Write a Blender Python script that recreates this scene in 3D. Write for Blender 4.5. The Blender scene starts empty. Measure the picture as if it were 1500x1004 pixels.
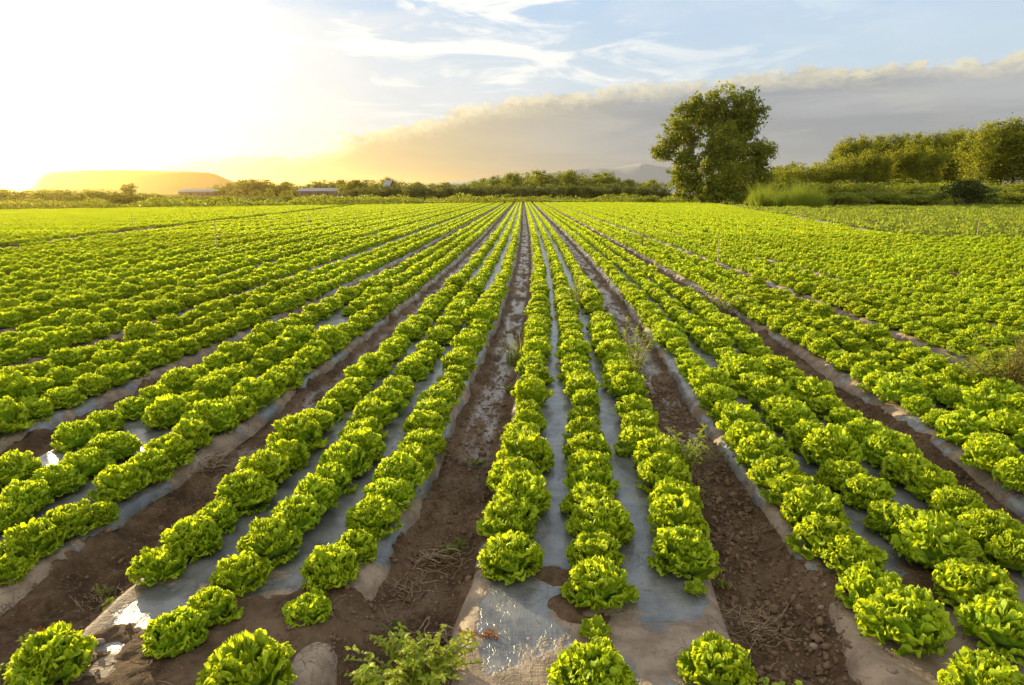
import bpy, math, random
import numpy as np
from mathutils import Vector, Matrix
R = math.radians
S = bpy.context.scene
col = S.collection

# ------------------------------------------------------------------ camera
FPX, CAMH = 950.0, 1.6
PITCH, YAW = math.atan((502 - 283) / FPX), math.atan(15 / FPX)      # down, left
cam_d = bpy.data.cameras.new('camera'); cam_d.sensor_width = 36; cam_d.lens = FPX / 1500 * 36
cam_d.clip_start = .05; cam_d.clip_end = 20000
cam = bpy.data.objects.new('camera', cam_d); col.objects.link(cam)
cam.location = (0, 0, CAMH); cam.rotation_euler = (math.pi / 2 - PITCH, 0, YAW)
S.camera = cam
CM = cam.rotation_euler.to_matrix()
CMI = CM.inverted()
def ray(px, py):
    return (CM @ Vector(((px - 750) / FPX, (502 - py) / FPX, -1))).normalized()
def at(px, py, z=0.0):                       # photograph pixel -> point at height z
    d = ray(px, py); t = (z - CAMH) / d.z
    return cam.location + d * t
def at_y(px, py, Y):                         # photograph pixel -> point at distance Y
    d = ray(px, py); return cam.location + d * (Y / d.y)
def proj(x, y, z):
    q = CMI @ (Vector((x, y, z)) - cam.location)
    return 750 + FPX * q.x / -q.z, 502 - FPX * q.y / -q.z, -q.z
# ------------------------------------------------------------------ sun, world
SUN_AZ, SUN_EL = R(-41), R(9.5)
sdir = Vector((math.sin(SUN_AZ) * math.cos(SUN_EL), math.cos(SUN_AZ) * math.cos(SUN_EL), math.sin(SUN_EL)))
sl = bpy.data.lights.new('sun', 'SUN'); sl.energy = 5.0; sl.angle = R(.6); sl.color = (1, .80, .44)
so = bpy.data.objects.new('sun', sl); col.objects.link(so)
so.rotation_euler = sdir.to_track_quat('Z', 'Y').to_euler()
S.view_settings.view_transform = 'Standard'; S.view_settings.look = 'None'
EXPO = 1.15
S.view_settings.exposure = EXPO; S.view_settings.gamma = 1
cy = S.cycles
cy.max_bounces = 8; cy.transparent_max_bounces = 8; cy.transmission_bounces = 5; cy.diffuse_bounces = 4
cy.glossy_bounces = 2; cy.volume_bounces = 0; cy.sample_clamp_indirect = 4; cy.caustics_reflective = False

class NT:
    """tiny helper to write node maths"""
    def __init__(s, tree): s.t = tree; s.n = tree.nodes; s.l = tree.links
    def node(s, k, **kw):
        n = s.n.new(k)
        for a, b in kw.items(): setattr(n, a, b)
        return n
    def put(s, sock, v):
        if isinstance(v, bpy.types.NodeSocket): s.l.new(v, sock)
        elif v is not None:
            if sock.type == 'RGBA' and hasattr(v, '__len__') and len(v) == 3: v = (*v, 1)
            sock.default_value = v
    def m(s, op, a, b=None, c=None, clamp=False):
        n = s.node('ShaderNodeMath', operation=op, use_clamp=clamp)
        for i, v in enumerate((a, b, c)):
            if v is not None: s.put(n.inputs[i], v)
        return n.outputs[0]
    def rng(s, v, a, b, c=0., d=1., smooth=True):
        n = s.node('ShaderNodeMapRange', interpolation_type='SMOOTHSTEP' if smooth else 'LINEAR')
        for i, q in enumerate((v, a, b, c, d)): s.put(n.inputs[i], q)
        return n.outputs[0]
    def mix(s, f, a, b, blend='MIX'):
        n = s.node('ShaderNodeMix', data_type='RGBA', blend_type=blend)
        s.put(n.inputs[0], f); s.put(n.inputs[6], a); s.put(n.inputs[7], b)
        return n.outputs[2]
    def noise(s, vec, scale, detail=4, rough=.55, dist=0., out=0):
        n = s.node('ShaderNodeTexNoise'); s.put(n.inputs['Vector'], vec)
        n.inputs['Scale'].default_value = scale; n.inputs['Detail'].default_value = detail
        n.inputs['Roughness'].default_value = rough; n.inputs['Distortion'].default_value = dist
        return n.outputs[out]
    def scale(s, vec, sc, loc=(0, 0, 0), rot=(0, 0, 0)):
        n = s.node('ShaderNodeMapping'); s.put(n.inputs[0], vec)
        n.inputs[1].default_value = loc; n.inputs[2].default_value = rot; n.inputs[3].default_value = sc
        return n.outputs[0]

W = bpy.data.worlds.new('World'); S.world = W; W.use_nodes = True
w = NT(W.node_tree); w.n.clear()
wo = w.node('ShaderNodeOutputWorld'); bg = w.node('ShaderNodeBackground'); w.l.new(bg.outputs[0], wo.inputs[0])
sky = w.node('ShaderNodeTexSky', sky_type='NISHITA', sun_disc=False)
sky.sun_elevation = SUN_EL; sky.sun_rotation = SUN_AZ; sky.air_density = 1.0; sky.dust_density = 1.2; sky.ozone_density = 1.5
tc = w.node('ShaderNodeTexCoord'); gen = tc.outputs['Generated']
sp = w.node('ShaderNodeSeparateXYZ'); w.l.new(gen, sp.inputs[0])
azm = w.m('MULTIPLY', w.m('ARCTAN2', sp.outputs[0], sp.outputs[1]), 57.2958)
el = w.m('MULTIPLY', w.m('ARCSINE', sp.outputs[2]), 57.2958)
ae = w.node('ShaderNodeCombineXYZ'); w.l.new(azm, ae.inputs[0]); w.l.new(el, ae.inputs[1]); aev = ae.outputs[0]
dt = w.node('ShaderNodeVectorMath', operation='DOT_PRODUCT'); w.l.new(gen, dt.inputs[0]); dt.inputs[1].default_value = sdir
ang = w.m('MULTIPLY', w.m('ARCCOSINE', w.m('MINIMUM', dt.outputs['Value'], .99999)), 57.2958)   # degrees from the sun
base = w.mix(1., sky.outputs[0], (.125, .125, .125), 'MULTIPLY')
# clear-sky veil of thin high cloud, whiter towards the sun
veil = w.noise(w.scale(aev, (.03, .10, 1), rot=(0, 0, R(-12))), 1.6, 5, .6, .6)
blue = w.mix(w.rng(el, 6, 24), (.64, .77, .88), (.36, .62, 1.0))
base = w.mix(.93, base, blue)
base = w.mix(w.m('MULTIPLY', w.rng(veil, .36, .70), w.rng(azm, 50, -15, .12, .85)), base, (.84, .88, .92))
# cirrus streaks, upper left of the view
cir = w.noise(w.scale(aev, (.05, .22, 1), rot=(0, 0, R(-17)), loc=(3.1, 1.2, 0)), 1.5, 7, .62, 1.2)
cirm = w.m('MULTIPLY', w.rng(cir, .47, .62), w.m('MULTIPLY', w.rng(azm, 34, -6), w.rng(el, 4, 9)))
base = w.mix(w.m('MULTIPLY', cirm, .85), base, (1.12, 1.1, 1.04))
# the long cloud bank: its upper edge climbs from left to right
edge = w.node('ShaderNodeFloatCurve')
ep = [(-60, .2)]
for px_, py_ in ((130, 262), (230, 236), (350, 228), (430, 222), (500, 205), (560, 188), (640, 168), (750, 143), (900, 128), (1000, 120), (1100, 104), (1220, 96), (1340, 90), (1420, 82), (1500, 70)):
    q_ = ray(px_, py_); ep.append((math.degrees(math.atan2(q_.x, q_.y)), math.degrees(math.asin(q_.z))))
ep.append((60, 12.0))
print('cloud edge', [(round(a, 1), round(b, 1)) for a, b in ep])
cv = edge.mapping.curves[0]
cv.points[0].location = (0, 0); cv.points[1].location = (1, ep[-1][1] / 20)
for a_, e_ in ep[:-1]: cv.points.new((a_ + 60) / 120, e_ / 20)
edge.mapping.update()
w.put(edge.inputs['Value'], w.rng(azm, -60, 60, 0, 1, False))
en1 = w.noise(w.scale(aev, (.16, .35, 1)), 1.0, 8, .6, .3)
en2 = w.noise(w.scale(aev, (.55, .9, 1)), 1.0, 6, .6, .2)
depth = w.m('SUBTRACT', w.m('MULTIPLY', edge.outputs[0], 20), el)
depth = w.m('ADD', depth, w.m('MULTIPLY', w.m('SUBTRACT', en1, .5), 2.4))
depth = w.m('ADD', depth, w.m('MULTIPLY', w.m('SUBTRACT', en2, .5), 2.2))
en3 = w.noise(w.scale(aev, (1.6, 2.4, 1)), 1.0, 5, .6, .4)
depth = w.m('ADD', depth, w.m('MULTIPLY', w.m('SUBTRACT', en3, .5), 1.3))
bankm = w.rng(depth, -.05, .5)
lay = w.noise(w.scale(aev, (.035, .30, 1)), 1.1, 6, .55, .4)
lay2 = w.noise(w.scale(aev, (.10, .55, 1), loc=(5, 2, 0)), 1.0, 6, .62, .5)
gray = w.mix(w.rng(lay, .36, .62), (.34, .37, .41), (.50, .52, .54))
gray = w.mix(w.rng(lay2, .50, .70, 0, .45), gray, (.62, .60, .53))
gray = w.mix(w.rng(el, 8, 0, 0, .6), gray, (.43, .46, .49))
warm = w.mix(w.rng(lay, .3, .7), (.62, .53, .33), (.74, .63, .38))
bank = w.mix(w.rng(azm, 12, -17), gray, warm)
bank = w.mix(w.rng(azm, -14, -30), bank, (1.0, .76, .36))
rim = w.m('MULTIPLY', w.rng(depth, 1.7, .1), w.rng(en2, .36, .6, .25, 1))
rimc = w.mix(w.rng(azm, 15, -20), (.92, .84, .60), (1.2, 1.05, .7))
bank = w.mix(w.m('MULTIPLY', rim, .95), bank, rimc)
skyc = w.mix(w.m('MULTIPLY', bankm, .96), base, bank)
# aureole round the low sun
glow = w.m('POWER', 2.71828, w.m('MULTIPLY', w.m('MULTIPLY', ang, ang), -1 / (2 * 8.8 * 8.8)))
glow2 = w.m('POWER', 2.71828, w.m('MULTIPLY', ang, -1 / 13.))
g = w.m('ADD', w.m('MULTIPLY', glow, 1.5), w.m('MULTIPLY', glow2, .14))
gc = w.mix(w.rng(el, 10, 0), (1, .93, .78), (1, .74, .28))
gm = w.node('ShaderNodeVectorMath', operation='SCALE'); w.put(gm.inputs[0], gc); w.put(gm.inputs['Scale'], g)
skyc = w.mix(1., skyc, gm.outputs[0], 'ADD')
# unseen sky behind the camera and overhead: bright cloud added as fill light
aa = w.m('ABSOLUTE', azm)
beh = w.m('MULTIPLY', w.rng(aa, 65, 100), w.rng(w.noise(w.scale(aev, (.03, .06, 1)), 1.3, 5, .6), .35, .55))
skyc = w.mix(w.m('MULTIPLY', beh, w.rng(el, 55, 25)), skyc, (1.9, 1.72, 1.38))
skyc = w.mix(w.rng(el, 28, 60), skyc, (.95, .93, .92))
skyc = w.mix(w.rng(el, -1, -6), skyc, (.10, .08, .05))
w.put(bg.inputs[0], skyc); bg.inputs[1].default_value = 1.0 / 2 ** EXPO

# ------------------------------------------------------------------ numpy noise
def _h(ix, iy, s):
    n = (ix.astype(np.int64) * 374761393 + iy.astype(np.int64) * 668265263 + s * 974634777) & 0xffffffff
    n = ((n ^ (n >> 13)) * 1274126177) & 0xffffffff
    return ((n ^ (n >> 16)) & 0xffff) / 65535.
def vnoise(x, y, s=0):
    ix, iy = np.floor(x), np.floor(y); fx, fy = x - ix, y - iy
    fx = fx * fx * (3 - 2 * fx); fy = fy * fy * (3 - 2 * fy)
    a, b, c, d = _h(ix, iy, s), _h(ix + 1, iy, s), _h(ix, iy + 1, s), _h(ix + 1, iy + 1, s)
    return (a * (1 - fx) + b * fx) * (1 - fy) + (c * (1 - fx) + d * fx) * fy - .5
def fbm(x, y, s=0, o=4, g=.5):
    r = 0; a = 1
    for i in range(o): r = r + a * vnoise(x * 2 ** i + i * 7.3, y * 2 ** i - i * 3.1, s + i); a *= g
    return r
# ------------------------------------------------------------------ field layout
PITCHB, ROWD, KX = 1.4476, .377, 1.54
def shift(Y): return -KX * .5 * np.exp(-np.maximum(Y, .5) / 7.6)
BC0 = KX * .555                                             # centre line of the first bed right of the middle furrow
def bed_u(X, Y):                                            # offset from nearest bed centre, bed number
    q = (X - shift(Y) - BC0) / PITCHB; k = np.round(q)
    return (q - k) * PITCHB, k
def smooth(x, a, b):
    t = np.clip((x - a) / (b - a), 0, 1); return t * t * (3 - 2 * t)
def infield_np(X, Y):
    a = Y < 112 + np.minimum(X, 0) * 1.08
    b = np.where(Y > 24, X < 14 + (Y - 25) * .2, Y < 24 - np.maximum(X - 14, 0) * .35)
    return a & b
def profile(X, Y):                                          # smooth bed profile without clods
    u, k = bed_u(X, Y); au = np.abs(u)
    z = -.115 * smooth(au, .44, .62)
    f = infield_np(X, Y) * 1.
    return z * f * smooth(Y, -2, .5)
def film_half(X, Y, k): return .50 + .07 * fbm(Y * 1.7 + k * 11, k * 3.3 + np.sign(X), 5, 3)
def ground_z(X, Y, step=None):
    u, k = bed_u(X, Y); au = np.abs(u)
    zp = profile(X, Y)
    near = smooth(-np.hypot(X, Y), -40, -10)
    cl = fbm(X * 7, Y * 7, 1, 5, .62)
    big = fbm(X * 1.6, Y * 1.6, 21, 3)
    rough = .045 * cl + .030 * np.abs(fbm(X * 15, Y * 15, 9, 4, .6)) + .028 * np.abs(fbm(X * 6, Y * 6, 19, 3)) + .035 * big
    tr = smooth(-np.abs(au - .725), -.15, -.05) * smooth(Y, 3.0, 5.0)        # wheel-pressed furrow floor further out
    rough = rough * (1 - .55 * tr)
    wv_ = .09 * fbm(X * 2.2, Y * 2.2, 71, 4) + .05 * fbm(X * 8, Y * 8, 73, 3) - .03 * smooth(-Y, -3.5, -2)
    infl = smooth(-au, -.585 - wv_, -.50 - wv_)                            # under the film
    spill = smooth(fbm(X * 1.3 + 40, Y * 1.6, 33, 4), .02, .22) * smooth(-Y, -3.2, -2.2)
    z = zp + np.where(True, (rough + .006) * (1 - infl) + infl * (-.03), 0)
    z = z + infl * spill * (.042 + rough * .5)
    far = (1 - near)
    return z * near + zp * far
def gz(x, y): return float(ground_z(np.array([x]), np.array([y]))[0])
def pz(x, y): return float(profile(np.array([x]), np.array([y]))[0])

# ------------------------------------------------------------------ mesh helpers
def mesh_np(name, V, F, mats, smooth_=True, attrs=None):
    me = bpy.data.meshes.new(name)
    V = np.asarray(V, np.float32).reshape(-1, 3); F = np.asarray(F, np.int32)
    n, k = F.shape
    me.vertices.add(len(V)); me.vertices.foreach_set('co', V.ravel())
    me.loops.add(n * k); me.loops.foreach_set('vertex_index', F.ravel())
    me.polygons.add(n); me.polygons.foreach_set('loop_start', np.arange(n, dtype=np.int32) * k)
    me.polygons.foreach_set('use_smooth', np.full(n, smooth_))
    for a, v in (attrs or {}).items():
        at_ = me.attributes.new(a, 'FLOAT', 'POINT'); at_.data.foreach_set('value', np.asarray(v, np.float32))
    me.update(calc_edges=True); me.validate()
    for m_ in (mats if isinstance(mats, (list, tuple)) else [mats]): me.materials.append(m_)
    return me
def link(name, me, parent=None, label=None, cat=None, group=None, kind=None, loc=None, rz=0, sc=None):
    o = bpy.data.objects.new(name, me); col.objects.link(o)
    if parent: o.parent = parent
    if label: o['label'] = label
    if cat: o['category'] = cat
    if group: o['group'] = group
    if kind: o['kind'] = kind
    if loc is not None: o.location = loc
    o.rotation_euler = (0, 0, rz)
    if sc is not None: o.scale = (sc, sc, sc) if not hasattr(sc, '__len__') else sc
    return o
def grid_faces(nu, nv, off=0):
    i, j = np.meshgrid(np.arange(nu - 1), np.arange(nv - 1), indexing='ij')
    a = (i * nv + j).ravel() + off
    return np.stack([a, a + nv, a + nv + 1, a + 1], 1)
class Acc:
    def __init__(s): s.V = []; s.F = []; s.A = []; s.n = 0
    def add(s, V, F, a=0.):
        V = np.asarray(V, float).reshape(-1, 3)
        s.V.append(V); s.F.append(np.asarray(F) + s.n); s.n += len(V)
        s.A.append(np.broadcast_to(np.asarray(a, float), (len(V),)))
    def mesh(s, name, mat, sm=True):
        return mesh_np(name, np.concatenate(s.V), np.concatenate(s.F), mat, sm, {'tint': np.concatenate(s.A)})
    def tube(s, pts, rad, n=6, a=0.):
        pts = np.asarray(pts, float); m = len(pts)
        rad = np.broadcast_to(np.asarray(rad, float), (m,))
        T = np.gradient(pts, axis=0); T /= np.linalg.norm(T, axis=1, keepdims=True) + 1e-9
        up = np.array([0, 0, 1.]) if abs(T[0][2]) < .9 else np.array([1., 0, 0])
        A = np.cross(T, up); A /= np.linalg.norm(A, axis=1, keepdims=True) + 1e-9; B = np.cross(T, A)
        th = np.arange(n) * 2 * math.pi / n
        V = pts[:, None] + rad[:, None, None] * (np.cos(th)[None, :, None] * A[:, None] + np.sin(th)[None, :, None] * B[:, None])
        i, j = np.meshgrid(np.arange(m - 1), np.arange(n), indexing='ij'); i = i.ravel(); j = j.ravel(); j2 = (j + 1) % n
        F = np.stack([i * n + j, i * n + j2, (i + 1) * n + j2, (i + 1) * n + j], 1)
        s.add(V, F, a)
    def box(s, c, h, a=0.):
        c = np.array(c, float); h = np.array(h, float)
        V = np.array([[x, y, z] for x in (-1, 1) for y in (-1, 1) for z in (-1, 1)]) * h + c
        s.add(V, [[0, 1, 3, 2], [4, 6, 7, 5], [0, 4, 5, 1], [2, 3, 7, 6], [0, 2, 6, 4], [1, 5, 7, 3]], a)
    def quads(s, C, U, Vv, a=0.):                           # many small leaf quads: centre, half axes
        n = len(C)
        V = np.stack([C - U, C - Vv * .9, C + U, C + Vv * .9], 1).reshape(-1, 3)   # diamond leaves
        F = np.arange(n * 4).reshape(n, 4)
        a = np.repeat(np.broadcast_to(np.asarray(a, float), (n,)), 4)
        s.add(V, F, a)

# ------------------------------------------------------------------ materials
def mat(name):
    m = bpy.data.materials.new(name); m.use_nodes = True
    t = NT(m.node_tree); t.n.clear()
    o = t.node('ShaderNodeOutputMaterial')
    return m, t, o
def attr(t, name): 
    n = t.node('ShaderNodeAttribute', attribute_name=name); return n.outputs['Fac']
def leafmat(name, ca, cb, trans, tw=.45, rough=.5, var=.25, spec=.12, ns=3.):
    m, t, o = mat(name)
    g = t.node('ShaderNodeNewGeometry'); oi = t.node('ShaderNodeObjectInfo')
    f = attr(t, 'tint')
    n = t.noise(g.outputs['Position'], ns, 3)
    c = t.mix(f, ca, cb)
    c = t.mix(t.rng(n, .3, .7, 0, var), c, tuple(q * .5 for q in ca))
    v = t.m('MULTIPLY_ADD', oi.outputs['Random'], .36, .82)
    vm = t.node('ShaderNodeVectorMath', operation='SCALE'); t.put(vm.inputs[0], c); t.put(vm.inputs['Scale'], v)
    c = vm.outputs[0]
    p = t.node('ShaderNodeBsdfPrincipled'); t.put(p.inputs['Base Color'], c); p.inputs['Roughness'].default_value = rough
    p.inputs['Specular IOR Level'].default_value = spec
    tr = t.node('ShaderNodeBsdfTranslucent')
    t.put(tr.inputs[0], t.mix(.8, c, trans))
    mx = t.node('ShaderNodeMixShader'); mx.inputs[0].default_value = tw
    t.l.new(p.outputs[0], mx.inputs[1]); t.l.new(tr.outputs[0], mx.inputs[2]); t.l.new(mx.outputs[0], o.inputs[0])
    return m
def plain(name, c, rough=.8, c2=None, ns=20., bump=0.):
    m, t, o = mat(name)
    g = t.node('ShaderNodeTexCoord')
    p = t.node('ShaderNodeBsdfPrincipled'); p.inputs['Roughness'].default_value = rough
    n = t.noise(g.outputs['Object'], ns, 4)
    t.put(p.inputs['Base Color'], t.mix(t.rng(n, .3, .7), c, c2 or tuple(q * .6 for q in c)))
    if bump:
        b = t.node('ShaderNodeBump'); b.inputs['Strength'].default_value = bump; t.put(b.inputs['Height'], n); t.l.new(b.outputs[0], p.inputs['Normal'])
    t.l.new(p.outputs[0], o.inputs[0]); return m
M = {}
# lettuce leaf
m, t, o = mat('lettuce_leaf'); M['lettuce'] = m
g = t.node('ShaderNodeTexCoord'); oi = t.node('ShaderNodeObjectInfo'); f = attr(t, 'tint'); lf = attr(t, 'leafv')
c = t.mix(t.rng(f, 0, .45), (.40, .50, .15), (.15, .38, .018))           # pale rib to green blade
c = t.mix(t.rng(f, .55, 1.0), c, (.46, .60, .026))                        # yellow-green crisp margin
c = t.mix(t.m('MULTIPLY', lf, .55), c, (.35, .55, .03))                   # some leaves paler
c = t.mix(t.rng(oi.outputs['Random'], .0, 1., 0, .18), c, (.52, .52, .02))
nz = t.noise(g.outputs['Object'], 60, 3)
c = t.mix(t.rng(nz, .35, .7, 0, .25), c, (.11, .27, .015))
p = t.node('ShaderNodeBsdfPrincipled'); t.put(p.inputs['Base Color'], c); p.inputs['Roughness'].default_value = .48
p.inputs['Specular IOR Level'].default_value = .24
gp = t.node('ShaderNodeNewGeometry').outputs['Position']        # uneven growth across the field
c = t.mix(t.rng(t.noise(gp, .35, 4, .6), .42, .64, 0, .5), c, (.19, .27, .012))
c = t.mix(t.rng(t.noise(gp, .11, 3, .6), .5, .7, 0, .4), c, (.36, .36, .02))
t.put(p.inputs['Base Color'], c)
b = t.node('ShaderNodeBump'); b.inputs['Strength'].default_value = .5; b.inputs['Distance'].default_value = .004
t.put(b.inputs['Height'], t.noise(g.outputs['Object'], 110, 3)); t.l.new(b.outputs[0], p.inputs['Normal'])
tr = t.node('ShaderNodeBsdfTranslucent'); t.put(tr.inputs[0], t.mix(.7, c, (.80, .85, .022)))
mx = t.node('ShaderNodeMixShader'); mx.inputs[0].default_value = .50
t.l.new(p.outputs[0], mx.inputs[1]); t.l.new(tr.outputs[0], mx.inputs[2]); t.l.new(mx.outputs[0], o.inputs[0])
# soil / ground
m, t, o = mat('soil'); M['soil'] = m
g = t.node('ShaderNodeNewGeometry'); P = g.outputs['Position']
wet = attr(t, 'wet'); mead = attr(t, 'meadow')
n1 = t.noise(P, 3.0, 6, .65); n2 = t.noise(P, 45, 5, .7); n3 = t.noise(P, 14, 4, .6)
c = t.mix(t.rng(n1, .35, .65), (.085, .052, .028), (.19, .125, .072))
c = t.mix(t.rng(n2, .45, .75, 0, .7), c, (.23, .155, .09))
c = t.mix(t.rng(n3, .55, .35, 0, .5), c, (.055, .028, .016))
c = t.mix(t.rng(t.noise(P, 1.7, 6, .7, .5), .5, .64, 0, .55), c, (.25, .175, .11))
wn = t.m('MULTIPLY', wet, t.rng(t.noise(t.scale(P, (3.2, 1.0, 1)), 2.2, 6, .7), .42, .60))
c = t.mix(t.m('MULTIPLY', wn, .6), c, (.22, .18, .145))
gr = t.mix(t.rng(t.noise(P, .6, 5, .6), .35, .65), (.06, .09, .012), (.13, .15, .022))
gr = t.mix(t.rng(t.noise(P, .12, 4, .6), .45, .7), gr, (.13, .11, .035))
c = t.mix(mead, c, gr)
p = t.node('ShaderNodeBsdfPrincipled'); t.put(p.inputs['Base Color'], c)
t.put(p.inputs['Roughness'], t.rng(wn, 0, .8, .85, .16)); t.put(p.inputs['Specular IOR Level'], t.m('MULTIPLY', t.m('MULTIPLY_ADD', wn, .9, .12), t.m('SUBTRACT', 1, mead)))
b = t.node('ShaderNodeBump'); b.inputs['Distance'].default_value = .03; t.put(b.inputs['Strength'], t.rng(wn, 0, 1, 1.0, .3))
t.put(b.inputs['Height'], t.m('ADD', t.noise(P, 38, 8, .7), t.m('MULTIPLY', n3, .8))); t.l.new(b.outputs[0], p.inputs['Normal'])
t.l.new(p.outputs[0], o.inputs[0])
# plastic mulch film with dried mud washed over it
m, t, o = mat('mulch_film'); M['film'] = m
g = t.node('ShaderNodeNewGeometry'); P = g.outputs['Position']; mud = attr(t, 'mud')
a = t.noise(P, 2.6, 7, .62, .4); a2 = t.noise(P, 22, 4, .6)
mk = t.m('ADD', t.m('ADD', a, t.m('MULTIPLY', mud, .30)), t.m('MULTIPLY', t.m('SUBTRACT', a2, .5), .10))
mk = t.rng(mk, .60, .66)
fc = t.mix(t.rng(t.noise(P, 7, 4), .35, .65), (.075, .077, .078), (.165, .165, .16))
fc = t.mix(t.rng(t.noise(P, 60, 3), .6, .75, 0, .5), fc, (.12, .10, .08))
mc = t.mix(t.rng(t.noise(P, 9, 5), .35, .65), (.17, .12, .078), (.30, .225, .155))
vo = t.node('ShaderNodeTexVoronoi', feature='DISTANCE_TO_EDGE'); t.put(vo.inputs['Vector'], t.mix(.06, P, t.noise(P, 20, 3, out=1))); vo.inputs['Scale'].default_value = 17
crk = t.m('MULTIPLY', t.rng(vo.outputs['Distance'], .035, .0), t.rng(t.noise(P, 3.3, 3), .48, .62))
mc = t.mix(t.m('MULTIPLY', crk, .7), mc, (.05, .035, .02))
mc = t.mix(t.rng(t.noise(P, 70, 3), .62, .72, 0, .8), mc, (.09, .05, .03))
p = t.node('ShaderNodeBsdfPrincipled'); t.put(p.inputs['Base Color'], t.mix(mk, fc, mc))
t.put(p.inputs['Roughness'], t.m('ADD', t.rng(t.noise(P, 5, 3), .3, .7, .30, .48), t.m('MULTIPLY', mk, .45)))
p.inputs['Specular IOR Level'].default_value = .8; p.inputs['Coat Roughness'].default_value = .18; t.put(p.inputs['Coat Weight'], t.rng(mk, 0, 1, .45, .0))
wr = t.noise(t.scale(P, (14, 130, 20), rot=(0, 0, R(20))), 1.0, 3, .6, .3)
b = t.node('ShaderNodeBump'); wr2 = t.noise(t.scale(P, (90, 10, 20), rot=(0, 0, R(-8))), 1.0, 3, .6, .5)
wr = t.m('ADD', wr, t.m('MULTIPLY', wr2, .8))
b.inputs['Distance'].default_value = .009; b.inputs['Strength'].default_value = .6
hh = t.m('ADD', t.m('MULTIPLY', wr, .6), t.m('ADD', t.m('MULTIPLY', t.noise(P, 12, 3), 1.6), t.m('MULTIPLY', t.m('ADD', t.m('SUBTRACT', mk, crk), t.m('MULTIPLY', t.noise(P, 60, 4), mk)), .8)))
t.put(b.inputs['Height'], hh); t.l.new(b.outputs[0], p.inputs['Normal'])
t.l.new(p.outputs[0], o.inputs[0])
M['tree'] = leafmat('tree_foliage', (.060, .095, .012), (.16, .20, .022), (.38, .38, .03), .42, ns=.5)
M['poplar'] = leafmat('poplar_foliage', (.095, .13, .011), (.26, .28, .02), (.46, .45, .03), .42, ns=.35)
M['shrub'] = leafmat('shrub_foliage', (.10, .14, .014), (.22, .25, .026), (.42, .44, .03), .42, ns=.8)
M['darkshrub'] = leafmat('dark_shrub_foliage', (.018, .036, .008), (.04, .065, .012), (.08, .12, .02), .3, ns=.8)
M['orchard'] = leafmat('orchard_foliage', (.055, .075, .02), (.12, .14, .035), (.25, .26, .04), .35, ns=.5)
M['grass'] = leafmat('grass_blades', (.085, .14, .012), (.22, .27, .03), (.42, .48, .04), .45, ns=.4)
M['weed'] = leafmat('weed_leaves', (.26, .38, .03), (.52, .56, .06), (.70, .75, .05), .4, ns=9.)
M['redweed'] = leafmat('red_weed_leaves', (.25, .05, .02), (.42, .20, .04), (.6, .2, .03), .4, ns=9.)
M['brownweed'] = leafmat('brown_weed_leaves', (.14, .16, .02), (.34, .32, .05), (.45, .34, .05), .4, ns=9.)
M['stem'] = plain('plant_stem', (.20, .16, .06), .7)
M['dry'] = plain('dry_stems', (.30, .22, .12), .8, (.14, .09, .05), 30)
M['bark'] = plain('bark', (.075, .055, .04), .9, (.14, .11, .08), 3, .4)
M['wood'] = plain('stake_wood', (.50, .40, .24), .8, (.34, .26, .15), 12)
M['stone'] = plain('field_stone', (.26, .20, .15), .85, (.16, .12, .09), 25, .4)
M['clod'] = plain('soil_clod', (.095, .056, .030), .9, (.19, .12, .066), 25, .6)
M['roof'] = plain('shed_roof', (.26, .26, .28), .6, (.2, .2, .22), .2)
M['wall'] = plain('shed_wall', (.14, .11, .08), .8, (.10, .09, .07), .3)
M['hill'] = plain('hill_slopes', (.26, .16, .05), .95, (.17, .11, .035), .006)  # orange-brown of the golden veil painted into the hill's base colour
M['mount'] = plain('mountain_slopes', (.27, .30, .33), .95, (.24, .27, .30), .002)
M['pale'] = plain('pale_soil_strip', (.40, .31, .20), .9)

# ------------------------------------------------------------------ ground
def lines(core0, core1, step, lo, hi, gr):
    c_ = list(np.arange(core0, core1 + 1e-6, step)); s_ = step; x = c_[-1]
    while x < hi: s_ *= gr; x += s_; c_.append(x)
    s_ = step; x = c_[0]; pre = []
    while x > lo: s_ *= gr; x -= s_; pre.append(x)
    return np.array(pre[::-1] + c_)
xs = lines(-3.4, 3.6, .0165, -5200, 5200, 1.03); ys = lines(1.7, 5.2, .0145, -1500, 7500, 1.028)
X, Y = np.meshgrid(xs, ys, indexing='ij')
Z = ground_z(X, Y)
lo_, hi_ = np.gradient(xs), np.gradient(ys)
st = np.maximum(lo_[:, None], hi_[None, :])
Z = np.where(lo_[:, None] > .35, profile(X, Y) * 0 - .04, Z)
u, k = bed_u(X, Y); au = np.abs(u); inf = infield_np(X, Y)
wetA = smooth(-np.abs(au - .725), -.17, -.06) * smooth(Y, 3.0, 4.6) * np.where((k <= 1) & (k >= -2), 1, .5)
rside = (X - shift(Y) - BC0) > PITCHB * 1.2
wetA = wetA * inf * np.where(rside, .15, 1.) * np.where(X < -PITCHB * 2.0 + shift(Y) , .25, 1.)
medA = np.where(inf, 0, 1.)
gm_ = mesh_np('ground', np.stack([X, Y, Z], -1), grid_faces(len(xs), len(ys)), M['soil'], True, {'wet': wetA.ravel(), 'meadow': medA.ravel()})
gm_.flip_normals()
link('ground', gm_, kind='structure')
if gm_.polygons[5000].normal.z < 0: gm_.flip_normals()

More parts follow.
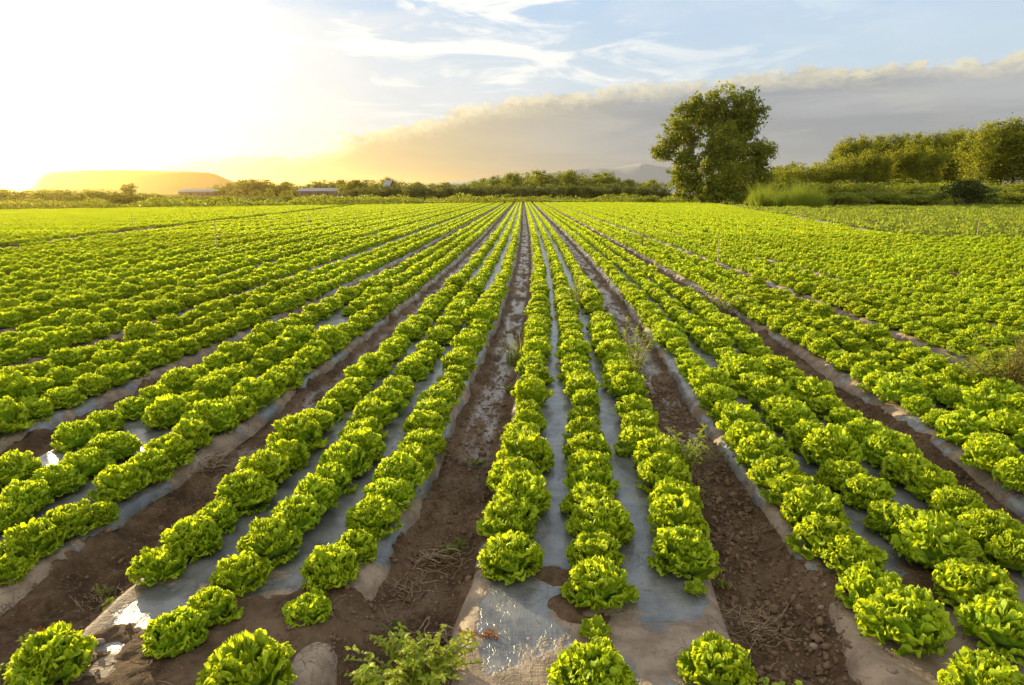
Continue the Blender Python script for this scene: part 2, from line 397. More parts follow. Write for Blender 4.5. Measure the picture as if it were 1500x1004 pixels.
# mulch film, one sheet per bed
LB = {0: 'just right of the middle furrow', 1: 'second bed right of the middle furrow', 2: 'third bed right of the middle furrow', 3: 'fourth bed right of the middle furrow', 4: 'fifth bed right of the middle furrow',
      -1: 'just left of the middle furrow', -2: 'second bed left of the middle furrow', -3: 'third bed left of the middle furrow', -4: 'fourth bed left of the middle furrow', -5: 'fifth bed left of the middle furrow'}
for kk in range(-5, 5):
    y_ = lines(1.2, 6.5, .03, 1.0, 95, 1.04); u_ = np.linspace(-1, 1, 61)
    UU, YY = np.meshgrid(u_, y_, indexing='ij')
    half = .535 + .05 * fbm(YY * 1.9 + kk * 11, np.sign(UU) * 5. + kk, 5, 4)
    XX = BC0 + kk * PITCHB + shift(YY) + UU * half
    ZZ = profile(XX, YY) + .004 + .010 * fbm(XX * 4, YY * 4, 50, 3) + .004 * fbm(XX * 5, YY * 24, 60, 2)
    ZZ = ZZ + .016 * smooth(np.abs(UU), .80, .93) * (fbm(YY * 3 + kk, UU * 2, 77, 3) + .35) - .03 * smooth(np.abs(UU), .96, 1.)
    ok = infield_np(XX, YY).all(axis=0); XX = XX[:, ok]; YY = YY[:, ok]; ZZ = ZZ[:, ok]; UU = UU[:, ok]
    mud_ = smooth(-YY, -2.8, -1.9) * .85 + .55 * smooth(np.abs(UU), .66, .95) - .18 + (.28 if kk > 1 else 0) + (.12 if kk < -1 else 0)
    fm = mesh_np('mulch_film', np.stack([XX, YY, ZZ], -1), grid_faces(*XX.shape), M['film'], True, {'mud': mud_.ravel()})
    if fm.polygons[50].normal.z < 0: fm.flip_normals()
    side = LB[kk]
    lab = ('grey plastic mulch film under the bed ' + side) if 'just' in side else ('grey plastic mulch film under the ' + side)
    link('mulch_film', fm, label=lab, cat='mulch film', group='mulch films under the lettuce beds')

# ------------------------------------------------------------------ lettuces
def make_lettuce(seed, nleaf, nu, nv, spread=1., tall=1., open_=0.):
    r = np.random.default_rng(seed)
    Vs, Fs, T, LV = [], [], [], []; off = 0
    u = np.linspace(0, 1, nu)[:, None]; v = np.linspace(-1, 1, nv)[None, :]
    for i in range(nleaf):
        t_ = i / (nleaf - 1); az = i * 2.39996 + r.normal(0, .25)
        phi = R(6 + 80 * t_ ** (.85 + .5 * open_) + r.normal(0, 7 + 3 * open_))
        phi = min(max(phi, R(-2)), R(88))
        rt = .128 * math.cos(phi) * r.uniform(.86, 1.12) * spread + .006
        zt = (.028 + .150 * math.sin(phi) * r.uniform(.85, 1.12)) * tall
        Wd = (.088 - .034 * t_) * r.uniform(.85, 1.2)
        curl = .028 * r.uniform(.2, 1.7) + open_ * .02
        P0 = np.array([.008, .012]); P1 = np.array([rt * .85 + .02, zt * .16]); P2 = np.array([rt * 1.02, zt * .80]); P3 = np.array([rt + curl, zt + r.normal(0, .006)])
        B = (1 - u) ** 3 * P0 + 3 * (1 - u) ** 2 * u * P1 + 3 * (1 - u) * u * u * P2 + u ** 3 * P3          # (nu,2)
        D = 3 * (1 - u) ** 2 * (P1 - P0) + 6 * (1 - u) * u * (P2 - P1) + 3 * u * u * (P3 - P2)
        D /= np.linalg.norm(D, axis=1, keepdims=True); N = np.stack([D[:, 1], -D[:, 0]], 1)                # outward normal in (r,z)
        wv = Wd * (.22 + .78 * smooth(u, .05, .72)) * np.sqrt(np.clip(1 - (np.clip(u - .74, 0, 1) / .30) ** 2, .06, 1))
        edge_ = np.maximum(np.abs(v) ** 1.6, smooth(u, .55, 1.)) * smooth(u, .12, .5)
        th = np.arctan2(v * 1.1, (u - .35) + 1e-4)
        ph = r.uniform(0, 6.28, 4); K1, K2 = r.uniform(7, 10), r.uniform(18, 25)
        ruf = np.sin(th * K1 + ph[0]) * .55 + np.sin(th * K2 + ph[1]) * .42 + np.sin(th * 43 + ph[2]) * .30
        amp = (.019 + .005 * open_) * edge_ ** 1.2
        nd = ruf * amp + .004 * np.sin(u * 9 + ph[3]) * np.cos(v * 4 + ph[0])
        pd = (np.sin(th * K2 * 1.1 + ph[3]) * .0055 + np.sin(th * 29 + ph[2]) * .0035 + r.normal(0, .0018, (nu, nv))) * 1.25 * edge_ ** 2
        lat = v * wv * (1 + .10 * np.sin(th * K1 + ph[1]) * edge_)
        wrap = np.clip(lat / (B[:, :1] + .035), -1.25, 1.25)           # leaf wraps the head
        rr = B[:, :1] + N[:, :1] * nd + D[:, :1] * pd; zz = B[:, 1:] + N[:, 1:] * nd + D[:, 1:] * pd - .10 * np.abs(lat) * (1 - t_) * .6
        RR = rr + .035
        x = RR * np.cos(wrap) - .035; y = RR * np.sin(wrap)
        x = x + (x < 0) * 0
        ca, sa = math.cos(az), math.sin(az)
        Vs.append(np.stack([x * ca - y * sa, x * sa + y * ca, np.maximum(zz, .002 + .01 * r.random())], -1).reshape(-1, 3))
        Fs.append(grid_faces(nu, nv, off)); off += nu * nv
        T.append(np.clip(edge_ * .62 + .38 * u + 0 * v, 0, 1).ravel()); LV.append(np.full(nu * nv, np.clip(r.normal(.25 + .45 * t_, .28), 0, 1)))
    return np.concatenate(Vs), np.concatenate(Fs), np.concatenate(T), np.concatenate(LV)
def lettuce_mesh(name, *a, **k_):
    V, F, T, L = make_lettuce(*a, **k_)
    return mesh_np(name, V, F, M['lettuce'], True, {'tint': T, 'leafv': L})
src = bpy.data.collections.new('planting_sources')          # never linked to the scene: only read by the field's node tree
NH, NM, NS_ = 12, 4, 4
hi = []
rr_ = random.Random(4)
for i in range(NH):
    op = (i % 4 == 3) * .4; hi.append(lettuce_mesh('lettuce', 100 + i, (38 if op else 44) + i % 3 * 4, 17, 41, spread=rr_.uniform(.90, 1.10), tall=rr_.uniform(.88, 1.14), open_=op))
    o_ = bpy.data.objects.new('a_lettuce_%02d' % i, hi[-1]); src.objects.link(o_)
mid = []
for i in range(NM):
    me = lettuce_mesh('lettuce_mid', 200 + i, 26, 8, 13, spread=.9); mid.append(me)
    o_ = bpy.data.objects.new('b_lettuce_%d' % i, me); src.objects.link(o_)
SL = 12
for i in range(NS_):
    r = np.random.default_rng(900 + i); Vs, Fs, Ts, Ls = [], [], [], []; off = 0
    for j in range(SL):
        V, F, T, L = make_lettuce(300 + i * 20 + j, 15, 5, 8, spread=.86)
        s_ = r.uniform(.9, 1.18); a_ = r.uniform(0, 6.28); V = V * s_
        V = np.stack([V[:, 0] * math.cos(a_) - V[:, 1] * math.sin(a_) + r.normal(0, .015), V[:, 0] * math.sin(a_) + V[:, 1] * math.cos(a_) + (j - (SL - 1) / 2) * .29 + r.normal(0, .02), V[:, 2]], 1)
        Vs.append(V); Fs.append(F + off); off += len(V); Ts.append(T); Ls.append(L)
    me = mesh_np('lettuce_strip', np.concatenate(Vs), np.concatenate(Fs), M['lettuce'], True, {'tint': np.concatenate(Ts), 'leafv': np.concatenate(Ls)})
    o_ = bpy.data.objects.new('c_strip_%d' % i, me); src.objects.link(o_)
hid = []
for me in hi:
    q_ = np.empty(len(me.vertices) * 3, np.float32); me.vertices.foreach_get('co', q_); q_ = q_.reshape(-1, 3)
    hid.append(2 * float(np.percentile(np.hypot(q_[:, 0], q_[:, 1]), 97)))
print('lettuce diameters', hid)
baby = lettuce_mesh('lettuce', 555, 16, 9, 13, open_=1.)

ROWS = {}      # (bed, row 0..2) -> list of near plants measured on the photograph (px, py, width px)
ROWS[(0, 0)] = [(749, 805, 95), (749, 754, 88), (765, 726, 88), (754, 693, 80), (769, 662, 78)]
ROWS[(0, 1)] = [(868, 985, 125), (877, 849, 101), (873, 801, 80), (879, 761, 95), (864, 728, 80), (866, 699, 74), (862, 676, 70), (862, 652, 68)]
ROWS[(0, 2)] = [(1054, 963, 106), (1001, 803, 92), (992, 757, 82), (987, 724, 78), (972, 693, 76), (966, 668, 72)]
ROWS[(1, 0)] = [(1330, 904, 116), (1282, 858, 95), (1247, 807, 92), (1210, 781, 85), (1192, 746, 92), (1163, 717, 80), (1141, 688, 78), (1119, 662, 74)]
ROWS[(1, 1)] = [(1449, 1000, 112), (1470, 911, 112), (1430, 856, 106), (1372, 801, 102), (1331, 768, 80), (1298, 752, 58), (1271, 717, 66), (1236, 693, 74), (1218, 664, 78)]
ROWS[(1, 2)] = [(1492, 805, 80), (1452, 774, 90), (1403, 735, 76), (1368, 708, 76), (1335, 686, 72), (1302, 660, 70)]
ROWS[(2, 0)] = [(1495, 690, 60), (1456, 664, 72)]
ROWS[(-1, 2)] = [(363, 972, 122), (453, 877, 68), (485, 825, 80), (520, 788, 66), (546, 748, 82), (569, 720, 74), (584, 693, 72), (603, 668, 70), (620, 645, 66)]
ROWS[(-1, 1)] = [(258, 917, 85), (312, 878, 66), (352, 829, 82), (397, 787, 88), (433, 752, 76), (460, 725, 68), (483, 699, 66), (504, 674, 70), (528, 654, 66)]
ROWS[(-1, 0)] = [(25, 1008, 90), (72, 957, 106), (228, 814, 76), (281, 780, 76), (319, 748, 60), (355, 716, 84), (388, 686, 74), (415, 664, 70)]
ROWS[(-2, 2)] = [(7, 818, 60), (47, 783, 82), (100, 754, 76), (145, 738, 46), (178, 702, 76), (218, 680, 66), (247, 658, 66)]
ROWS[(-2, 1)] = [(5, 749, 66), (36, 727, 72), (83, 698, 68), (125, 676, 70)]
rng = random.Random(11)
def in_field(x, y): return bool(infield_np(np.array([x]), np.array([y]))[0])
def seg_gap(x, y):                                           # the wider gap that crosses the left of the field
    t_ = (y - 19) / 36.; gx = -15.3 - 3.7 * t_
    return abs(x - gx) < .55
plants = []                                                  # x, y, scale, bed, row
for b_ in range(-75, 30):
    for r_ in range(3):
        ys0 = None
        if (b_, r_) in ROWS:
            for (px, py, wpx) in ROWS[(b_, r_)]:
                q = at(px, py, .09); d = proj(q.x, q.y, .09)[2]
                plants.append((q.x, q.y, wpx * d / FPX / .325, b_, r_, 0)); ys0 = q.y
            y = ys0 + rng.uniform(.25, .31)
        else:
            y = 1.75 + rng.uniform(0, .3) if abs(b_) < 6 else 3
        gx0 = BC0 + b_ * PITCHB + (r_ - 1) * ROWD
        if (b_, r_) == (2, 0): y = at(1430, 650, .09).y
        while y < 24.0:
            x = gx0 + float(shift(y)) + rng.gauss(0, .014)
            gap = (b_ == -2 and r_ == 1 and 7.0 < y < 8.3) or (b_ == -2 and r_ == 0 and 6.9 < y < 7.3) or rng.random() < .012 or (b_ == 0 and r_ == 2 and 4.62 < y < 4.8)
            if abs(x) < .86 * y + 1.7 and in_field(x, y) and not gap and not seg_gap(x, y):
                s_ = min(1.2, max(.62, rng.gauss(.86, .12)))
                plants.append((x, y, s_, b_, r_, 0))
            y += rng.uniform(.262, .305)
        y = 24.0 + SL * .145
        while y < 113:
            x = gx0 + float(shift(y)) + rng.gauss(0, .012)
            if abs(x) < .86 * y + 2 and in_field(x, y) and not seg_gap(x, y):
                plants.append((x, y, rng.uniform(.82, .95), b_, r_, 1))
            y += SL * .29
# pick the 300 that show largest
vis = []
for i, p_ in enumerate(plants):
    if p_[5]: continue
    px, py, d = proj(p_[0], p_[1], .1)
    if d > 0:
        rad = .14 * FPX / d
        if -rad * .6 < px < 1500 + rad * .6 and py < 1004 + rad * .7: vis.append((p_[2] / d, i))
vis.sort(reverse=True); chosen = set(i for _, i in vis[:298])
ORD = ['first', 'second', 'third', 'fourth', 'fifth', 'sixth', 'seventh', 'eighth', 'ninth', 'tenth', 'eleventh', 'twelfth', 'thirteenth', 'fourteenth', 'fifteenth', 'sixteenth', 'seventeenth', 'eighteenth', 'nineteenth', 'twentieth'] + \
      ['twenty-' + q for q in ('first', 'second', 'third', 'fourth', 'fifth', 'sixth', 'seventh', 'eighth', 'ninth')] + ['thirtieth'] + ['thirty-' + q for q in ('first', 'second', 'third', 'fourth', 'fifth', 'sixth', 'seventh', 'eighth', 'ninth')]
byrow = {}
for i in sorted(chosen, key=lambda i: plants[i][1]):
    p_ = plants[i]; byrow.setdefault((p_[3], p_[4]), []).append(i)
for (b_, r_), ids in byrow.items():
    n_ = b_ * 3 + r_ if b_ >= 0 else -(b_ * 3 + r_) - 1
    sd = 'right' if b_ >= 0 else 'left'
    for j, i in enumerate(ids):
        x, y, s_, _, _, _ = plants[i]
        lab = 'frilly lettuce, %s from the front in the %s row %s of the middle furrow' % (ORD[j], ORD[n_], sd)
        vi = rng.randrange(NH); s_ = s_ * .315 / hid[vi]
        o_ = link('lettuce', hi[vi], label=lab, cat='lettuce', group='frilly lettuces in the planted rows', loc=(x, y, pz(x, y) - .004), rz=rng.uniform(0, 6.28), sc=(s_ * 1.0, s_ * rng.uniform(.94, 1.06), s_ * rng.uniform(.92, 1.12)))
        o_.rotation_euler.x = rng.gauss(0, .06); o_.rotation_euler.y = rng.gauss(0, .06)
for (px, py, wpx, lab) in [(874, 920, 46, 'tiny pale lettuce seedling in front of the second row right of the middle furrow'), (1021, 858, 32, 'smallest lettuce seedling, on soil in front of the third row right of furrow')]:
    q = at(px, py, .03); d = proj(q.x, q.y, .03)[2]
    link('lettuce_seedling', baby, label=lab, cat='lettuce', loc=(q.x, q.y, max(gz(q.x, q.y), 0) - .0), rz=1, sc=wpx * d / FPX / .325)
# the rest of the crop: one object, instanced by a node tree
rest = [(i, p_) for i, p_ in enumerate(plants) if i not in chosen]
n = len(rest); co = np.zeros((n, 3)); rot = np.zeros((n, 3)); sca = np.zeros(n); idx = np.zeros(n, int)
for j, (i, p_) in enumerate(rest):
    co[j] = (p_[0], p_[1], pz(p_[0], p_[1]) - .004)
    if p_[5]:
        dy = .5; slope = (float(shift(p_[1] + dy)) - float(shift(p_[1] - dy))) / (2 * dy)
        rot[j] = (0, 0, -math.atan(slope) + (math.pi if rng.random() < .5 else 0)); idx[j] = NH + NM + rng.randrange(NS_)
    else:
        rot[j] = (rng.gauss(0, .06), rng.gauss(0, .06), rng.uniform(0, 6.28))
        idx[j] = rng.randrange(NH) if p_[1] < 11 else NH + rng.randrange(NM)
    sca[j] = p_[2] * (.315 / hid[idx[j]] if idx[j] < NH else .96)
fm = bpy.data.meshes.new('lettuce_crop'); fm.vertices.add(n); fm.vertices.foreach_set('co', co.ravel().astype(np.float32))
a_ = fm.attributes.new('rot', 'FLOAT_VECTOR', 'POINT'); a_.data.foreach_set('vector', rot.ravel().astype(np.float32))
a_ = fm.attributes.new('sca', 'FLOAT', 'POINT'); a_.data.foreach_set('value', sca.astype(np.float32))
a_ = fm.attributes.new('idx', 'INT', 'POINT'); a_.data.foreach_set('value', idx.astype(np.int32))
fo = link('lettuce_crop', fm, label='dense rows of frilly lettuces filling the field to its far edge', cat='lettuce crop', kind='stuff')
print('plants', len(plants), 'rest', n)
ng = bpy.data.node_groups.new('planting', 'GeometryNodeTree')
ng.interface.new_socket('Geometry', in_out='INPUT', socket_type='NodeSocketGeometry'); ng.interface.new_socket('Geometry', in_out='OUTPUT', socket_type='NodeSocketGeometry')
gn = NT(ng)
gi, go = gn.node('NodeGroupInput'), gn.node('NodeGroupOutput')
ci = gn.node('GeometryNodeCollectionInfo'); ci.inputs['Collection'].default_value = src; ci.inputs['Separate Children'].default_value = True; ci.inputs['Reset Children'].default_value = True
ip = gn.node('GeometryNodeInstanceOnPoints'); ip.inputs['Pick Instance'].default_value = True
def nattr(name, dt_):
    q = gn.node('GeometryNodeInputNamedAttribute', data_type=dt_); q.inputs[0].default_value = name
    return q.outputs[0]
er = gn.node('FunctionNodeEulerToRotation')
gn.l.new(nattr('rot', 'FLOAT_VECTOR'), er.inputs[0])
gn.l.new(gi.outputs[0], ip.inputs['Points']); gn.l.new(ci.outputs[0], ip.inputs['Instance'])
gn.l.new(nattr('idx', 'INT'), ip.inputs['Instance Index']); gn.l.new(er.outputs[0], ip.inputs['Rotation']); gn.l.new(nattr('sca', 'FLOAT'), ip.inputs['Scale'])
gn.l.new(ip.outputs[0], go.inputs[0])
md = fo.modifiers.new('planting', 'NODES'); md.node_group = ng
#--PART2--
# ------------------------------------------------------------------ trees, shrubs
def leaf_cloud(acc, r, n, blobs, ls, cl=None, ragged=.22, tint=None):
    """leaf quads gathered in clumps over and inside a set of ellipsoids (cx,cy,cz,rx,ry,rz)"""
    blobs = np.array(blobs, float); wt = (blobs[:, 3] * blobs[:, 5]); wt /= wt.sum()
    nc = max(6, n // 26); bi = r.choice(len(blobs), nc, p=wt); b = blobs[bi]
    d = r.normal(size=(nc, 3)); d /= np.linalg.norm(d, axis=1, keepdims=True)
    rad = r.random(nc) ** .38 * (1 + ragged * r.normal(size=nc).clip(-1.6, 1.6))
    C = b[:, :3] + d * b[:, 3:] * rad[:, None]
    cs = (cl or ls * 4) * r.uniform(.6, 1.4, nc); ct = r.random(nc)
    k_ = r.integers(0, nc, n)
    P = C[k_] + r.normal(size=(n, 3)) * cs[k_, None] * np.array([1, 1, .8]) * .55
    P[:, 2] = np.maximum(P[:, 2], ls * .3)
    U = r.normal(size=(n, 3)); U /= np.linalg.norm(U, axis=1, keepdims=True)
    V = np.cross(U, r.normal(size=(n, 3))); V /= np.linalg.norm(V, axis=1, keepdims=True) + 1e-9
    s_ = ls * r.uniform(.6, 1.4, n)[:, None]
    acc.quads(P, U * s_, V * s_ * .7, np.clip(ct[k_] * .7 + r.random(n) * .3, 0, 1))
def wob(r, a, b, n, amp):
    a, b = np.array(a, float), np.array(b, float); t_ = np.linspace(0, 1, n)[:, None]
    p_ = a + (b - a) * t_; o_ = np.cumsum(r.normal(0, amp, (n, 3)), 0) * t_ * (1.15 - t_); return p_ + o_
def empty(name, loc, label, cat, group=None, rz=0, sc=(1, 1, 1)):
    o = link(name, None, None, label, cat, group, None, loc, rz, sc); o.empty_display_size = .2; return o
def copy_thing(root, loc, rz, sc, label):
    c = root.copy(); col.objects.link(c); c.location = loc; c.rotation_euler = (0, 0, rz); c.scale = sc; c['label'] = label
    for ch in root.children:
        d = ch.copy(); col.objects.link(d); d.parent = c
    return c
def tree_meshes(seed, kind, n, ls, mat_):
    """unit-height tree: (trunk mesh, crown mesh)"""
    r = np.random.default_rng(seed); tr, cr = Acc(), Acc()
    if kind == 'poplar':
        bl = [(r.normal(0, .03), r.normal(0, .03), z, (.12 * s_), (.12 * s_), .11) for z, s_ in ((.28, .75), (.4, 1), (.52, 1.15), (.64, 1.15), (.76, 1.0), (.87, .7), (.94, .45))]
        for _ in range(6): a = r.uniform(0, 6.28); bl.append((.09 * math.cos(a), .09 * math.sin(a), r.uniform(.35, .85), .065, .065, .10))
        tr.tube(wob(r, (0, 0, -.01), (0, 0, .85), 7, .006), np.linspace(.018, .004, 7))
        for _ in range(7):
            z = r.uniform(.2, .6); a = r.uniform(0, 6.28); tr.tube(wob(r, (0, 0, z), (.12 * math.cos(a), .12 * math.sin(a), z + .2), 4, .004), [.007, .005, .003, .002], 4)
    elif kind == 'round':
        bl = []
        for _ in range(11):
            a = r.uniform(0, 6.28); q = r.uniform(.05, .30); z = r.uniform(.36, .80)
            bl.append((q * math.cos(a), q * math.sin(a), z - q * .3, r.uniform(.13, .22), r.uniform(.13, .22), r.uniform(.10, .17)))
        tr.tube(wob(r, (0, 0, -.01), (0, 0, .5), 6, .01), np.linspace(.032, .014, 6))
        for b_ in bl: tr.tube(wob(r, (0, 0, .22), b_[:3], 5, .008), np.linspace(.014, .003, 5), 4)
    elif kind == 'orchard':
        bl = [(0, 0, .52, .40, .40, .40)] + [(.30 * math.cos(a), .30 * math.sin(a), r.uniform(.22, .74), .2, .2, .2) for a in r.uniform(0, 6.28, 7)]
        tr.tube(wob(r, (0, 0, -.01), (0, 0, .55), 5, .01), np.linspace(.05, .03, 5))
        for b_ in bl: tr.tube(wob(r, (0, 0, .2), b_[:3], 4, .01), np.linspace(.02, .006, 4), 4)
    else:                                                   # bush: leaves down to the ground
        bl = []
        for _ in range(9):
            a = r.uniform(0, 6.28); q = r.uniform(0, .38)
            bl.append((q * math.cos(a), q * math.sin(a), r.uniform(.2, .68) * (1.1 - q), r.uniform(.18, .3), r.uniform(.18, .3), r.uniform(.16, .27)))
        for b_ in bl: tr.tube(wob(r, (b_[0] * .2, b_[1] * .2, -.01), b_[:3], 4, .01), np.linspace(.018, .004, 4), 4)
    leaf_cloud(cr, r, n, bl, ls, cl=(.05 if kind == 'poplar' else None), ragged=.10 if kind == 'poplar' else .18)
    return tr.mesh('trunk', M['bark']), cr.mesh('crown', mat_, False)
def forest(name, label, cat, group, protos, spots):
    """spots: (px, top_py, Y, width factor); heights follow from the photograph, labels count from the left"""
    roots = []
    rg = random.Random(len(spots) * 7 + len(name))
    for i, (px, ty, Yd, wf) in enumerate(spots):
        p_ = at_y(px, ty, Yd); h = p_.z; wd = h * wf
        lab = label % ORD[i] if '%s' in label else label
        loc = (p_.x, Yd, -.05); sc_ = (wd, wd, h); rz = rg.uniform(0, 6.28)
        j = i % len(protos)
        if i < len(protos):
            e = empty(name, loc, lab, cat, group, rz, sc_)
            link('trunk' if name.endswith('tree') else 'stem', protos[j][0], e); link('crown' if name.endswith('tree') else 'foliage', protos[j][1], e); roots.append(e)
        else: copy_thing(roots[j], loc, rz, sc_, lab)
jit = random.Random(5)
def curve_spots(pts, x0, x1, n, Y0, Y1, wf, jy=2.0):
    xs_ = [x0 + (x1 - x0) * (i + .5) / n + jit.uniform(-.25, .25) * (x1 - x0) / n for i in range(n)]
    return [(x, float(np.interp(x, [p[0] for p in pts], [p[1] for p in pts])) + jit.uniform(-jy, jy), jit.uniform(Y0, Y1), wf * jit.uniform(.88, 1.15)) for x in xs_]
# the big tree at the edge of the field
TY = 106.; mp = TY / FPX
r = np.random.default_rng(77)
tb = at_y(1047, 290, TY); root = empty('big_tree', (tb.x, TY, -.05), 'large spreading broad crowned tree standing alone at the right field edge', 'tree')
def tp(px, py, dy=0.): q = at_y(px, py, TY); return np.array([q.x - tb.x, dy, q.z])
BL = [(1062, 152, 36, 26, 0), (1040, 165, 34, 30, 2), (1090, 165, 27, 30, -2), (1070, 185, 40, 30, 0), (1100, 185, 18, 20, 1), (1003, 168, 20, 24, 1), (990, 190, 22, 22, -1), (1010, 205, 30, 28, 2), (978, 218, 22, 20, 0), (1045, 215, 42, 32, -3), (1085, 215, 34, 26, 2),
      (1115, 220, 24, 17, 0), (1128, 218, 14, 12, 2), (1000, 240, 24, 22, -2), (1040, 250, 46, 28, -4), (1085, 250, 36, 26, 0), (1000, 268, 24, 20, -3), (1030, 276, 36, 16, -5), (1075, 274, 40, 18, -3), (965, 222, 12, 12, 1), (1020, 148, 12, 14, 0), (1108, 240, 22, 18, 0), (1000, 284, 22, 10, -4), (1025, 288, 24, 9, -6), (1060, 287, 26, 9, -5), (1095, 284, 24, 12, -4), (985, 262, 16, 18, -2), (1110, 262, 18, 16, -2)]
bl = []
for (px, py, rx, rz_, dy) in BL: c_ = tp(px, py, dy * 1.2); bl.append((c_[0], c_[1], c_[2], rx * mp * .84, rx * mp * .84, rz_ * mp * .84))
cr, trk = Acc(), Acc()
leaf_cloud(cr, r, 62000, bl, .17, .55, .17)
st_ = []
for q in ((1030, 294), (1042, 294), (1052, 294), (1062, 294)):
    st_.append(tp(*q) * np.array([1, 1, 0]))
tops = [tp(1005, 175), tp(1045, 150), tp(1075, 160), tp(1095, 200)]
for a_, b2 in zip(st_, tops):
    trk.tube(wob(r, a_ - [0, 0, .1], b2, 10, .12), np.linspace(.42, .07, 10), 8)
for b_ in bl:
    s0 = min(range(4), key=lambda i: abs(tops[i][0] - b_[0])); f = max(.12, min(.6, b_[2] / tops[s0][2] - .25))
    a_ = st_[s0] + (tops[s0] - st_[s0]) * f
    trk.tube(wob(r, a_, b_[:3], 6, .12), np.linspace(.15, .03, 6), 5)
    for _ in range(4):
        e_ = np.array(b_[:3]) + r.normal(size=3) * np.array(b_[3:]) * .6; trk.tube(wob(r, b_[:3], e_, 4, .06), np.linspace(.05, .015, 4), 4)
link('trunk', trk.mesh('trunk', M['bark']), root); link('crown', cr.mesh('crown', M['tree'], False), root)

pop = [tree_meshes(i + 10, 'poplar', 6500, .0115, M['poplar']) for i in range(4)]
forest('poplar_tree', 'tall poplar, %s from the left in the back row of the wood', 'tree', 'poplars of the back row', pop,
       curve_spots([(1222, 214), (1245, 203), (1300, 198), (1360, 196), (1430, 190)], 1220, 1432, 19, 168, 176, .95, 1.5))
forest('poplar_tree', 'lower poplar, %s from the left in the front row of the wood', 'tree', 'poplars of the front row', pop,
       curve_spots([(1240, 235), (1270, 224), (1330, 214), (1400, 214), (1430, 210)], 1245, 1430, 12, 146, 154, 1.1, 3))
forest('poplar_tree', 'broad golden poplar, %s from the left in the nearest group at right', 'tree', 'nearest poplars at right', pop,
       curve_spots([(1415, 192), (1450, 182), (1500, 174), (1600, 165)], 1415, 1620, 11, 118, 128, 1.15, 3))
rnd = [tree_meshes(i + 30, 'bush', 3600, .018, M['poplar']) for i in range(3)]
forest('round_tree', 'low round tree, %s from the left between big tree and poplars', 'tree', 'low trees before the poplars', rnd, curve_spots([(1115, 246), (1160, 240), (1215, 234), (1240, 226)], 1120, 1248, 11, 150, 160, 1.35, 2))
wood = [tree_meshes(i + 40, 'bush', 3000, .020, M['tree']) for i in range(4)]
forest('woodland_tree', 'dark distant tree behind the big tree, %s from the left there', 'tree', 'distant trees behind the big tree', wood, curve_spots([(1120, 236), (1150, 229), (1195, 231)], 1115, 1200, 6, 250, 262, 1.1, 2))
forest('woodland_tree', 'distant tree of the central wood behind the orchard, %s from the left', 'tree', 'trees of the central wood', wood,
       curve_spots([(690, 258), (720, 252), (745, 246), (775, 242), (800, 240), (835, 239), (850, 246), (880, 244), (900, 247), (912, 256), (960, 258)], 690, 965, 26, 235, 270, 1.3, 2))
forest('woodland_tree', 'low distant tree beyond the orchard, %s from the left', 'tree', 'low trees beyond the orchard', wood,
       curve_spots([(500, 262), (590, 256), (600, 262), (700, 262)], 505, 700, 18, 290, 320, 1.9, 3))
forest('woodland_tree', 'hazy distant tree right of the flat hill, %s from the left', 'tree', 'hazy trees right of the hill', wood,
       curve_spots([(318, 268), (345, 260), (375, 256), (400, 261), (440, 264), (450, 266), (475, 258), (500, 258), (520, 262)], 318, 525, 20, 325, 350, 1.9, 2))
forest('woodland_tree', 'small dark tree before the hazy wood, %s from the left', 'tree', 'small trees before the hazy wood', wood, [(432, 272, 260, 1.3), (345, 274, 255, 1.6), (395, 273, 262, 1.2), (416, 275, 250, 1.5), (520, 270, 250, 1.3), (375, 276, 250, 1.6), (505, 276, 240, 1.3)])
lone = [tree_meshes(60, 'round', 4500, .015, M['tree'])]
forest('lone_tree', 'round dark tree in front of the flat hill at far left', 'tree', None, lone, [(187, 262, 118, 1.25)])
orc = [tree_meshes(i + 50, 'orchard', 2600, .026, M['orchard']) for i in range(4)]
sp_ = [(x, 269 + jit.uniform(-1.5, 1.5), 148 + jit.uniform(-1, 1), 1.4) for x in np.arange(560, 985, 20.5)]
sp_ = [(x, 273 + jit.uniform(-2, 2), 152, .95) for x in (508, 522, 537, 548)] + sp_
forest('orchard_tree', 'round olive green orchard tree, %s from the left in the row', 'tree', 'orchard trees in a row', orc, sp_)
sh = [tree_meshes(i + 70, 'bush', 2600, .024, M['shrub']) for i in range(4)]
forest('shrub', 'leafy bush, %s from the left in the thicket below the poplars', 'bush', 'bushes below the poplars', sh,
       curve_spots([(1110, 262), (1160, 256), (1240, 262), (1300, 260), (1400, 262), (1500, 258)], 1105, 1560, 24, 96, 108, 1.9, 4))
forest('shrub', 'low bush, %s from the left along the meadow edge', 'bush', 'low bushes along the meadow edge', sh,
       curve_spots([(1190, 276), (1300, 276), (1380, 280), (1500, 276)], 1190, 1540, 14, 88, 94, 2.6, 3))
dk = [tree_meshes(80, 'bush', 7000, .017, M['darkshrub'])]
forest('dark_bush', 'dark green rounded bush standing alone in front of the poplars', 'bush', None, dk, [(1418, 249, 84, 1.25)])
forest('dark_bush', 'small dark bush between the tall grass and the poplar wood', 'bush', None, dk, [(1252, 251, 112, 1.0)])
forest('dark_bush', 'dark low bush behind the left clump of tall grass', 'bush', None, dk, [(1142, 268, 92, 1.7)])
forest('shrub', 'low green weedy mound at the field end left of the big tree', 'bush', None, [sh[1]], [(946, 282, 108, 3.2)])
forest('shrub', 'low hazy hedge bush, %s from the left along the far left field end', 'bush', 'hedge bushes at the far left', sh,
       curve_spots([(-160, 272), (0, 272), (60, 273), (120, 273), (160, 274), (175, 278), (240, 280)], -160, 235, 38, 92, 106, 1.9, 1.5))
